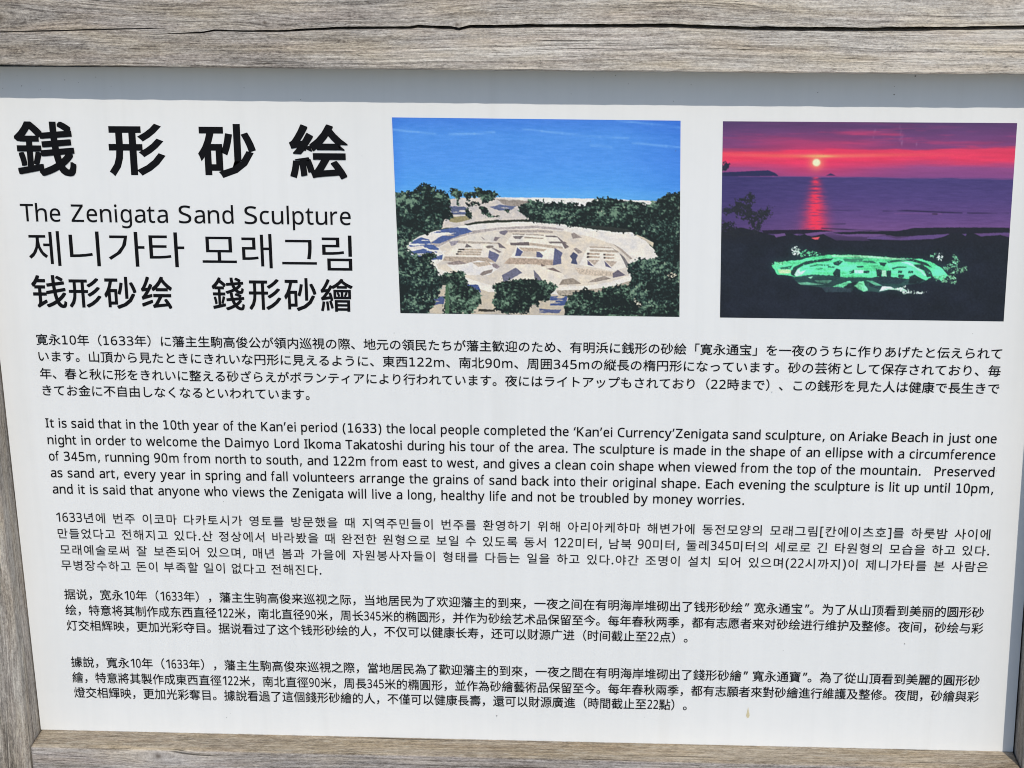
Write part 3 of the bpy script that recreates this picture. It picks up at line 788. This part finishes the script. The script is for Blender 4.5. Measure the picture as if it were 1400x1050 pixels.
LIFT = 0.0004
WEIGHT = {'japanese': 0.007, 'english': 0.010, 'korean': 0.005, 'chinese': 0.007, 'subtitle': 0.003}
SQUARE_RIM = [(a_ / 3.0, b_ / 3.0) for a_ in range(-3, 4) for b_ in range(-3, 4) if max(abs(a_), abs(b_)) == 3] + [(0, 0)]
def stamp(VV, TT, n, X, Z, t, r):
    """thicken a glyph's strokes by r: shifted copies in layers a tenth of a millimetre apart"""
    if r < 0.00008:
        VV.append(np.stack([X, np.full_like(X, -LIFT), Z], 1))
        TT.append(t + n)
        return n + len(X)
    for c, (sx_, sz_) in enumerate(((1, 1), (-1, 1), (-1, -1), (1, -1)) if r < 0.0006 else SQUARE_RIM):
        VV.append(np.stack([X + sx_ * r, np.full_like(X, -LIFT - (0.00008 if r < 0.0006 else 0.00004) * c), Z + sz_ * r], 1))
        TT.append(t + n)
        n += len(X)
    return n

def letters_obj(name, verts, tris, mat, parent):
    me = bpy.data.meshes.new(name)
    V = np.concatenate(verts).astype(np.float32)
    T = np.concatenate(tris).astype(np.int32)
    A, B, C = V[T[:, 0]], V[T[:, 1]], V[T[:, 2]]
    flip = np.cross(B - A, C - A)[:, 1] > 0                # every face looks out of the panel
    T[flip] = T[flip][:, ::-1]
    me.vertices.add(len(V)); me.vertices.foreach_set('co', V.ravel())
    me.loops.add(len(T) * 3); me.loops.foreach_set('vertex_index', T.ravel())
    me.polygons.add(len(T)); me.polygons.foreach_set('loop_start', np.arange(len(T), dtype=np.int32) * 3)
    me.polygons.foreach_set('use_smooth', np.zeros(len(T), bool))
    me.update(calc_edges=True)
    me.materials.append(mat)
    return link(bpy.data.objects.new(name, me), parent)

def em_of_last(kind_lines):
    kind, text, x0, z0, x1, z1, h = kind_lines[-1]
    run, _ = glyph_run(kind, text)
    lo, hi = run_ink(run)
    return (x1 - x0) / (hi - lo)

paras = []
for ln in LINES:
    if paras and paras[-1][-1][0] == ln[0] and abs(paras[-1][-1][3] - ln[3]) < 0.035:
        paras[-1].append(ln)
    else:
        paras.append([ln])

for para in paras:
    kind = para[0][0]
    em_last = em_of_last(para)
    for (kind, text, x0, z0, x1, z1, h) in para:
        run, gaps = glyph_run(kind, text)
        lo, hi = run_ink(run)
        L = x1 - x0
        extra = 0.0
        if kind in ('english', 'korean') and gaps:
            em = em_last
            extra = (L / em - (hi - lo)) / len(gaps)
        else:
            em = L / (hi - lo)
        ey = h / 0.727 if kind in ('english', 'subtitle') else h / 0.915
        slope = (z1 - z0) / L
        VV, TT, n = [], [], 0
        for v, t, px_ in run:
            shift = extra * sum(1 for g in gaps if g < px_)
            gx = (v[:, 0] + px_ + shift - lo) * em
            gy = v[:, 1] * ey - (0.0 if kind in ('english', 'subtitle') else 0.38 * ey)
            X = x0 + gx
            Z = z0 + gx * slope + gy
            n = stamp(VV, TT, n, X, Z, t, WEIGHT[kind] * em)
        ob = letters_obj('text_line', VV, TT, MAT_INK_SOFT if kind == 'korean' else MAT_INK, panel)
        if kind == 'subtitle':
            ob.name = 'subtitle_lettering'

def area(v, t):
    a, b, c = v[t[:, 0]], v[t[:, 1]], v[t[:, 2]]
    return float(np.abs((b - a)[:, 0] * (c - a)[:, 1] - (b - a)[:, 1] * (c - a)[:, 0]).sum() * 0.5)

def bold_glyph(ch, want):
    """the glyph with its outline grown as far as it stays clean, and how much thickening is left"""
    base = area(*raw_glyph(ch, None, 0.0))
    grow = area(*raw_glyph(ch, None, 0.004)) - base
    for k in (() if ch == '銭' else range(12, 0, -1)):       # too dense to grow: thickened by layers instead
        off = want * k / 12.0
        v, t = raw_glyph(ch, None, off)
        gain = area(v, t) - base
        if 0.72 * grow * off / 0.004 < gain < 1.25 * grow * off / 0.004:
            return v, t, want - off
    return (*raw_glyph(ch, None, 0.0), want)

def heading_obj(name, kind, chars, embolden, mat):
    VV, TT, n = [], [], 0
    for (k, ch, xl, xr, zb, zt) in HEADINGS:
        if k != kind or ch not in chars or (kind == 'chinese_title' and (xl < -0.56) != (chars == '钱形砂绘')):
            continue
        v, t, left = bold_glyph(ch, embolden) if kind == 'title' else (*raw_glyph(ch, None, 0.0), embolden)
        r = left * (zt - zb)
        a0, a1 = v.min(0), v.max(0)
        pts = (v - a0) / (a1 - a0)
        X = xl + r + pts[:, 0] * (xr - xl - 2 * r)
        Z = zb + r + pts[:, 1] * (zt - zb - 2 * r)
        n = stamp(VV, TT, n, X, Z, t, r)
    return letters_obj(name, VV, TT, mat, panel)

for ch_ in '銭形砂絵':
    heading_obj('title_character', 'title', ch_, 0.021 if ch_ == '銭' else 0.026, MAT_INK)
heading_obj('subtitle_lettering', 'korean_title', '제니가타', 0.0, MAT_INK)
heading_obj('subtitle_lettering', 'korean_title', '모래그림', 0.0, MAT_INK)
heading_obj('subtitle_lettering', 'chinese_title', '钱形砂绘', 0.012, MAT_INK)
heading_obj('subtitle_lettering', 'chinese_title', '錢形砂繪', 0.010, MAT_INK)
COL.objects.unlink(txt_ob)
bpy.data.objects.remove(txt_ob)

# ------------------------------------------------------------------ printed photographs (flat prints; ink painted by code on a fine grid)
PW, PH = 1000, 690
YY, XX = np.mgrid[0:PH, 0:PW].astype(np.float32)
def vnoise(sx_, sy_, seed, octaves=3, rough=0.55):
    r = np.random.RandomState(seed)
    acc, amp, tot = np.zeros((PH, PW), np.float32), 1.0, 0.0
    for o in range(octaves):
        gx, gy = int(PW / sx_) + 3, int(PH / sy_) + 3
        g = r.rand(gy, gx).astype(np.float32)
        fx, fy = XX / sx_, YY / sy_
        ix, iy = fx.astype(int), fy.astype(int)
        tx, ty = fx - ix, fy - iy
        tx, ty = tx * tx * (3 - 2 * tx), ty * ty * (3 - 2 * ty)
        acc += amp * ((g[iy, ix] * (1 - tx) + g[iy, ix + 1] * tx) * (1 - ty) + (g[iy + 1, ix] * (1 - tx) + g[iy + 1, ix + 1] * tx) * ty)
        tot += amp
        amp *= rough
        sx_, sy_ = max(1.2, sx_ / 2), max(1.2, sy_ / 2)
    return acc / tot

WX, WY = vnoise(16, 16, 1, 4, 0.75) - 0.5, vnoise(16, 16, 2, 4, 0.75) - 0.5
CLUMP = vnoise(26, 22, 3, 4, 0.6)
FINE = vnoise(4, 4, 4, 2)
GRIT = vnoise(3, 3, 5, 1)
STREAK = vnoise(60, 7, 6, 3)
DIAG = np.roll(CLUMP, (-6, -6), (0, 1)) - CLUMP
TUFT = vnoise(9, 8, 9, 3, 0.7)
MASS = vnoise(60, 46, 8, 3, 0.6)
LX, LY = vnoise(9, 9, 11, 3, 0.8) - 0.5, vnoise(9, 9, 12, 3, 0.8) - 0.5
DAB = vnoise(5, 5, 13, 2, 0.8)
TUFTD = np.roll(TUFT, (-3, -2), (0, 1)) - TUFT

def inside(poly, warp, leafy=False):
    xs = [p[0] for p in poly]; ys = [p[1] for p in poly]
    pad = int(warp * 2 + 3)
    x0, x1 = max(0, min(xs) - pad), min(PW, max(xs) + pad)
    y0, y1 = max(0, min(ys) - pad), min(PH, max(ys) + pad)
    if x1 <= x0 or y1 <= y0:
        return None
    sl = (slice(y0, y1), slice(x0, x1))
    if leafy:
        X, Y = XX[sl] + LX[sl] * warp * 3.2 + WX[sl] * warp, YY[sl] + LY[sl] * warp * 3.2 + WY[sl] * warp
    else:
        X, Y = XX[sl] + WX[sl] * warp * 1.1, YY[sl] + WY[sl] * warp * 1.1
    ins = np.zeros(X.shape, bool)
    n = len(poly)
    for i in range(n):
        ax, ay = poly[i]; bx_, by = poly[(i + 1) % n]
        if ay == by:
            continue
        c = ((ay > Y) != (by > Y)) & (X < (bx_ - ax) * (Y - ay) / (by - ay) + ax)
        ins ^= c
    return sl, ins

def paint(img, shapes):
    for kind, col, warp, poly in shapes:
        r = inside(poly, warp, kind in ('leaf', 'tree', 'spark', 'green'))
        if r is None:
            continue
        sl, ins = r
        c = np.array(col, np.float32)
        base = np.broadcast_to(c, ins.shape + (3,)).copy()
        fine, grit, clump, streak = FINE[sl][..., None], GRIT[sl][..., None], CLUMP[sl][..., None], STREAK[sl][..., None]
        if kind == 'sand':
            base *= 0.90 + 0.13 * clump + 0.10 * (fine - 0.5) + 0.06 * (streak - 0.5) + 0.04
            base += np.array((3, 1, -4), np.float32) * (clump - 0.5) * 4
        elif kind == 'rough':
            base *= 0.74 + 0.34 * DAB[sl][..., None] + 0.18 * grit
        elif kind in ('dark', 'flat', 'shadow'):
            base *= 0.86 + 0.28 * fine
            if kind == 'shadow':
                keep = (STREAK[sl] < 0.62)
                ins = ins & keep
        elif kind == 'leaf':
            lum = 0.22 + 2.0 * (MASS[sl] - 0.5) + 1.9 * (TUFT[sl] - 0.5) + 1.5 * (DAB[sl] - 0.5) + 1.8 * DIAG[sl]
            lum = np.clip(lum, 0, 1)[..., None]
            darkest, lightest = np.array((27, 36, 37), np.float32), np.array((112, 140, 118), np.float32)
            base = np.where(lum < 0.35, darkest + (c * 1.1 - darkest) * (lum / 0.35), c * 1.1 + (lightest - c * 1.1) * ((lum - 0.35) / 0.65) ** 1.2)
            sparkle = (DAB[sl] > 0.84) & (MASS[sl] > 0.52)
            base[sparkle] = (168, 172, 150)
            hole = (DAB[sl] < 0.13) & (TUFT[sl] < 0.48)
            ins = ins & ~hole
        elif kind == 'tree':
            base *= 0.88 + 0.24 * fine
            ins = ins & ~((DAB[sl] < 0.30) | ((TUFT[sl] < 0.40) & (DAB[sl] < 0.42)))
        elif kind in ('green', 'glint', 'dim'):
            base *= np.clip(0.42 + 0.62 * streak + 0.45 * (fine - 0.5) + 0.55 * MASS[sl][..., None], 0.3, 1.15)
        elif kind == 'shade':
            base *= 0.8 + 0.4 * fine
            ins = ins & (FINE[sl] < 0.80)
        elif kind == 'spark':
            ins = ins & (DAB[sl] > 0.50)
            base *= 0.45 + 0.95 * grit
        elif kind == 'land':
            base *= 0.9 + 0.2 * fine
        elif kind == 'sea':
            base *= 0.95 + 0.1 * fine
        view = img[sl]
        view[ins] = np.clip(base, 0, 255)[ins]

def lerp_rows(stops):
    v = np.arange(PH)
    return np.stack([np.interp(v, [s[0] for s in stops], [s[1][k] for s in stops]) for k in range(3)], 1).astype(np.float32)

def soft_line(img, pts, width, col, amount):
    for (ax, ay), (bx_, by) in zip(pts[:-1], pts[1:]):
        t = np.clip(((XX - ax) * (bx_ - ax) + (YY - ay) * (by - ay)) / ((bx_ - ax) ** 2 + (by - ay) ** 2), 0, 1)
        d = np.hypot(XX - (ax + t * (bx_ - ax)), YY - (ay + t * (by - ay)))
        f = (np.exp(-(d / width) ** 2) * amount * np.clip(-0.5 + 3.0 * STREAK, 0.1, 1.6))[..., None]
        img += (np.array(col, np.float32) - img) * np.clip(f, 0, 1)

def day_print():
    img = np.repeat(lerp_rows([(0, (68, 128, 218)), (60, (80, 145, 226)), (140, (82, 148, 230)), (230, (84, 156, 232)), (272, (96, 170, 232)), (300, (60, 80, 70)), (690, (44, 52, 48))])[:, None, :], PW, 1)
    ripple = vnoise(34, 5, 21, 4, 0.7)[..., None] - 0.5
    img += np.where(YY[..., None] < 285, ripple * np.array((26, 20, 16)), 0)
    img -= np.where(YY[..., None] < 285, (np.clip((XX[..., None] - 780) / 220, 0, 1) + np.clip((40 - XX[..., None]) / 60, 0, 1)) * np.array((14, 16, 8)), 0)
    for pts in ([(3, 43), (90, 50), (148, 55)], [(200, 56), (286, 52), (355, 47)], [(454, 36), (520, 41), (591, 48), (720, 60), (819, 61)], [(834, 77), (949, 89), (998, 92)], [(780, 3), (900, 15), (998, 24)], [(690, 88), (760, 94)]):
        soft_line(img, pts, 4.5, (132, 184, 240), 0.36)
    paint(img, DAY_SHAPES)
    return img

def dusk_print():
    sky_c = lerp_rows([(0, (84, 60, 104)), (40, (104, 66, 116)), (88, (126, 66, 118)), (98, (214, 62, 96)), (125, (228, 62, 98)), (140, (196, 66, 110)), (158, (142, 74, 130)), (186, (128, 72, 130)), (189, (70, 62, 116)), (260, (80, 66, 122)), (330, (98, 72, 128)), (372, (112, 78, 132)), (400, (70, 55, 90)), (440, (40, 42, 52)), (690, (40, 41, 48))])
    sky = YY < 187
    st1, st2 = vnoise(170, 14, 31, 4, 0.6), vnoise(90, 9, 32, 3)
    edge = np.interp(YY, [0, 60, 120, 170, 187], [0.4, 1.0, 1.0, 0.3, 0.0])
    row = np.clip(YY + edge * ((st1 - 0.5) * 34 + (XX - 400) * 0.018), 0, PH - 1).astype(int)
    row = np.where(sky, np.minimum(row, 186), YY.astype(int))
    img = sky_c[row].copy()
    dx, dy = XX - 324, YY - 139
    # red cloud bands brighten towards the sun
    rad = np.exp(-((dx / 210.0) ** 2) - ((YY - 128) / 62.0) ** 2)[..., None]
    img += np.where(sky[..., None], rad * 0.75 * (np.array((236, 56, 96)) - img), 0)
    up_pink = (np.clip((st1 - 0.46) * 4, 0, 1) * np.exp(-((YY - 50) / 34.0) ** 2) * (0.25 + 0.75 * np.exp(-((XX - 560) / 330.0) ** 2)))[..., None]
    img += np.where(sky[..., None], up_pink * 0.75 * (np.array((206, 66, 112)) - img), 0)
    left = np.clip((300 - XX) / 300, 0, 1)[..., None] * np.where(sky & (YY > 92) & (YY < 136), 1, 0)[..., None]
    img += left * 0.35 * (np.array((236, 66, 88)) - img)
    band = (np.exp(-((YY - 113 - 4 * np.sin(XX / 160.0)) / 7.0) ** 2) * np.exp(-((dx - 20) / 300.0) ** 2))[..., None]
    img += band * 0.8 * (np.array((246, 118, 98)) - img)
    core = (np.exp(-((YY - 117) / 4.5) ** 2) * np.exp(-((dx - 12) / 48.0) ** 2))[..., None]
    img += core * 0.9 * (np.array((250, 190, 122)) - img)
    img *= np.where(sky[..., None], 0.94 + 0.12 * st2[..., None], 1)
    glow = np.exp(-(np.hypot(dx, dy) / 24.0) ** 2)[..., None]
    img += glow * 0.85 * (np.array((252, 150, 110)) - img)
    disc = 1 / (1 + np.exp((np.hypot(dx, dy * 1.05) - 13) * 0.8))[..., None]
    img += disc * (np.array((255, 244, 196)) - img)
    # sea: darker bluish to the left, ripples, red glitter path, sand bars
    sea = ((YY >= 188) & (YY < 400))[..., None]
    img += np.where(sea, np.clip((430 - XX) / 430, 0, 1)[..., None] * 0.55 * (np.array((52, 50, 96)) - img), 0)
    rip = vnoise(40, 3.5, 33, 4, 0.7)
    img += np.where(sea, (rip[..., None] - 0.5) * np.array((24, 18, 26)), 0)
    w = np.interp(YY, [186, 230, 300, 372], [12, 20, 34, 42])
    path = np.exp(-((XX - 324 - (YY - 190) * 0.02) / w) ** 2) * np.clip(0.55 + (rip - 0.45) * 2.4 + (YY - 190) / 420, 0.15, 1) * ((YY > 187) & (YY < 378))
    img += path[..., None] * (np.array((246, 58, 88)) - img)
    for pts, c_, a_ in (([(0, 187), (1000, 190)], (150, 80, 140), 0.5), ([(330, 303), (480, 302)], (48, 42, 80), 0.6), ([(560, 305), (640, 302), (760, 306), (830, 308)], (46, 40, 72), 0.8), ([(850, 308), (990, 308)], (50, 42, 76), 0.7), ([(600, 312), (760, 312)], (128, 86, 142), 0.4), ([(730, 313), (745, 313)], (50, 40, 60), 0.9), ([(350, 366), (520, 372), (700, 380)], (44, 40, 62), 0.7), ([(300, 355), (430, 350)], (52, 44, 74), 0.4)):
        soft_line(img, pts, 2.2, c_, a_)
    paint(img, DUSK_SHAPES)
    night = np.clip((YY - 395) / 40, 0, 1)[..., None] * (img.max(-1, keepdims=True) < 70)
    img += night * ((MASS[..., None] - 0.5) * np.array((10, 10, 16)) + (DAB[..., None] - 0.5) * np.array((9, 10, 10)) + np.array((-1, 1, 2)))
    lit = np.clip((img[..., 1] - 110) / 110, 0, 1) * (YY > 400)
    halo = lit.copy()
    for _ in range(3):
        for ax in (0, 1):
            cs = np.cumsum(np.pad(halo, [(12, 12) if a == ax else (0, 0) for a in (0, 1)], mode='edge'), ax)
            halo = (np.take(cs, range(24, cs.shape[ax]), ax) - np.take(cs, range(0, cs.shape[ax] - 24), ax)) / 24.0
            halo = np.take(halo, range(min(halo.shape[ax], lit.shape[ax])), ax)
    img += halo[..., None] * np.array((10, 44, 30))
    # scuffs on the print
    for (sx0, sy0, n_) in ((610, 60, 7), (608, 26, 3), (660, 85, 2), (520, 40, 3)):
        for q in range(n_):
            ox, oy = sx0 + rng.uniform(-5, 5), sy0 + rng.uniform(-16, 16)
            spot = np.exp(-((XX - ox) / 2.6) ** 2 - ((YY - oy) / 6.0) ** 2)[..., None]
            img += spot * 0.11 * (np.array((214, 190, 214)) - img)
    return img

def photo_print(img, corners, label, crisp):
    def soften(a, n):
        for _ in range(n):
            for ax in (0, 1):
                e = np.concatenate([a.take([0], ax), a, a.take([-1], ax)], ax)
                k = a.shape[ax]
                a = 0.25 * e.take(range(k), ax) + 0.5 * a + 0.25 * e.take(range(2, k + 2), ax)
        return a
    img = soften(img, 2)
    img = np.clip(img + crisp * (img - soften(img, 14)), 6, 252)
    img = img[:PH // 2 * 2, :PW].reshape(PH // 2, 2, PW // 2, 2, 3).mean((1, 3)) / 255.0
    lin = np.where(img <= 0.04045, img / 12.92, ((img + 0.055) / 1.055) ** 2.4)
    lin = np.minimum(lin * 1.10, 0.9)
    h, w = lin.shape[:2]
    tl, tr, br, bl = [np.array(c) for c in corners]
    u, v = np.meshgrid(np.linspace(0, 1, w), np.linspace(0, 1, h))
    u, v = u[..., None], v[..., None]
    P = (tl * (1 - u) + tr * u) * (1 - v) + (bl * (1 - u) + br * u) * v
    V = np.stack([P[..., 0], np.full((h, w), -LIFT), P[..., 1]], -1).reshape(-1, 3).astype(np.float32)
    i = (np.arange(h - 1)[:, None] * w + np.arange(w - 1)[None, :]).ravel()
    Q = np.stack([i, i + w, i + w + 1, i + 1], 1).astype(np.int32)
    me = bpy.data.meshes.new('photo_print')
    me.vertices.add(len(V)); me.vertices.foreach_set('co', V.ravel())
    me.loops.add(len(Q) * 4); me.loops.foreach_set('vertex_index', Q.ravel())
    me.polygons.add(len(Q)); me.polygons.foreach_set('loop_start', np.arange(len(Q), dtype=np.int32) * 4)
    me.update(calc_edges=True)
    ca = me.color_attributes.new('print_ink', 'FLOAT_COLOR', 'POINT')
    rgba = np.concatenate([lin.reshape(-1, 3), np.ones((h * w, 1))], 1).astype(np.float32)
    ca.data.foreach_set('color', rgba.ravel())
    me.materials.append(MAT_PRINT)
    ob = link(bpy.data.objects.new('photo_print', me), panel)
    tag(ob, label)
    return ob

photo_print(day_print(), DAY_CORNERS, 'printed aerial photograph of an oval sand sculpture among pines by blue sea', 0.55)
photo_print(dusk_print(), DUSK_CORNERS, 'printed dusk photograph of the sand sculpture lit green under a red sunset', 0.25)

# ------------------------------------------------------------------ dirt on the panel
def blob(cx, cz, pts, y):
    return [(cx + px_, y, cz + pz) for px_, pz in pts]
drip = [(0, 0.0085), (0.0009, 0.003), (0.0021, -0.002), (0.0024, -0.005), (0.0016, -0.0075), (0.0, -0.0085), (-0.0016, -0.0072), (-0.0023, -0.0045), (-0.0016, -0.001), (-0.0007, 0.004)]
stain = mesh_obj('drip_stain', blob(0.1997, 0.4631, drip, -0.0003), [tuple(range(len(drip)))[::-1]], MAT_STAIN, panel)
tag(stain, 'small yellowish drip stain near the panel foot')
sv, sf = [], []
for q in range(70):
    cx, cz = rng.uniform(-0.78, 0.54), rng.uniform(0.42, 1.325)
    if q < 26:
        cz = rng.uniform(1.295, 1.328)
    r_ = rng.uniform(0.0002, 0.0006) * (1.6 if q % 9 == 0 else 1.0)
    n0 = len(sv)
    for s in range(6):
        a_ = s * math.pi / 3
        sv.append((cx + math.cos(a_) * r_ * rng.uniform(0.6, 1.3), -0.0009, cz + math.sin(a_) * r_ * rng.uniform(0.6, 1.3)))
    sf.append(tuple(range(n0, n0 + 6)))
specks = mesh_obj('dirt_specks', sv, sf, MAT_SPECK, panel)
tag(specks, kind='stuff')
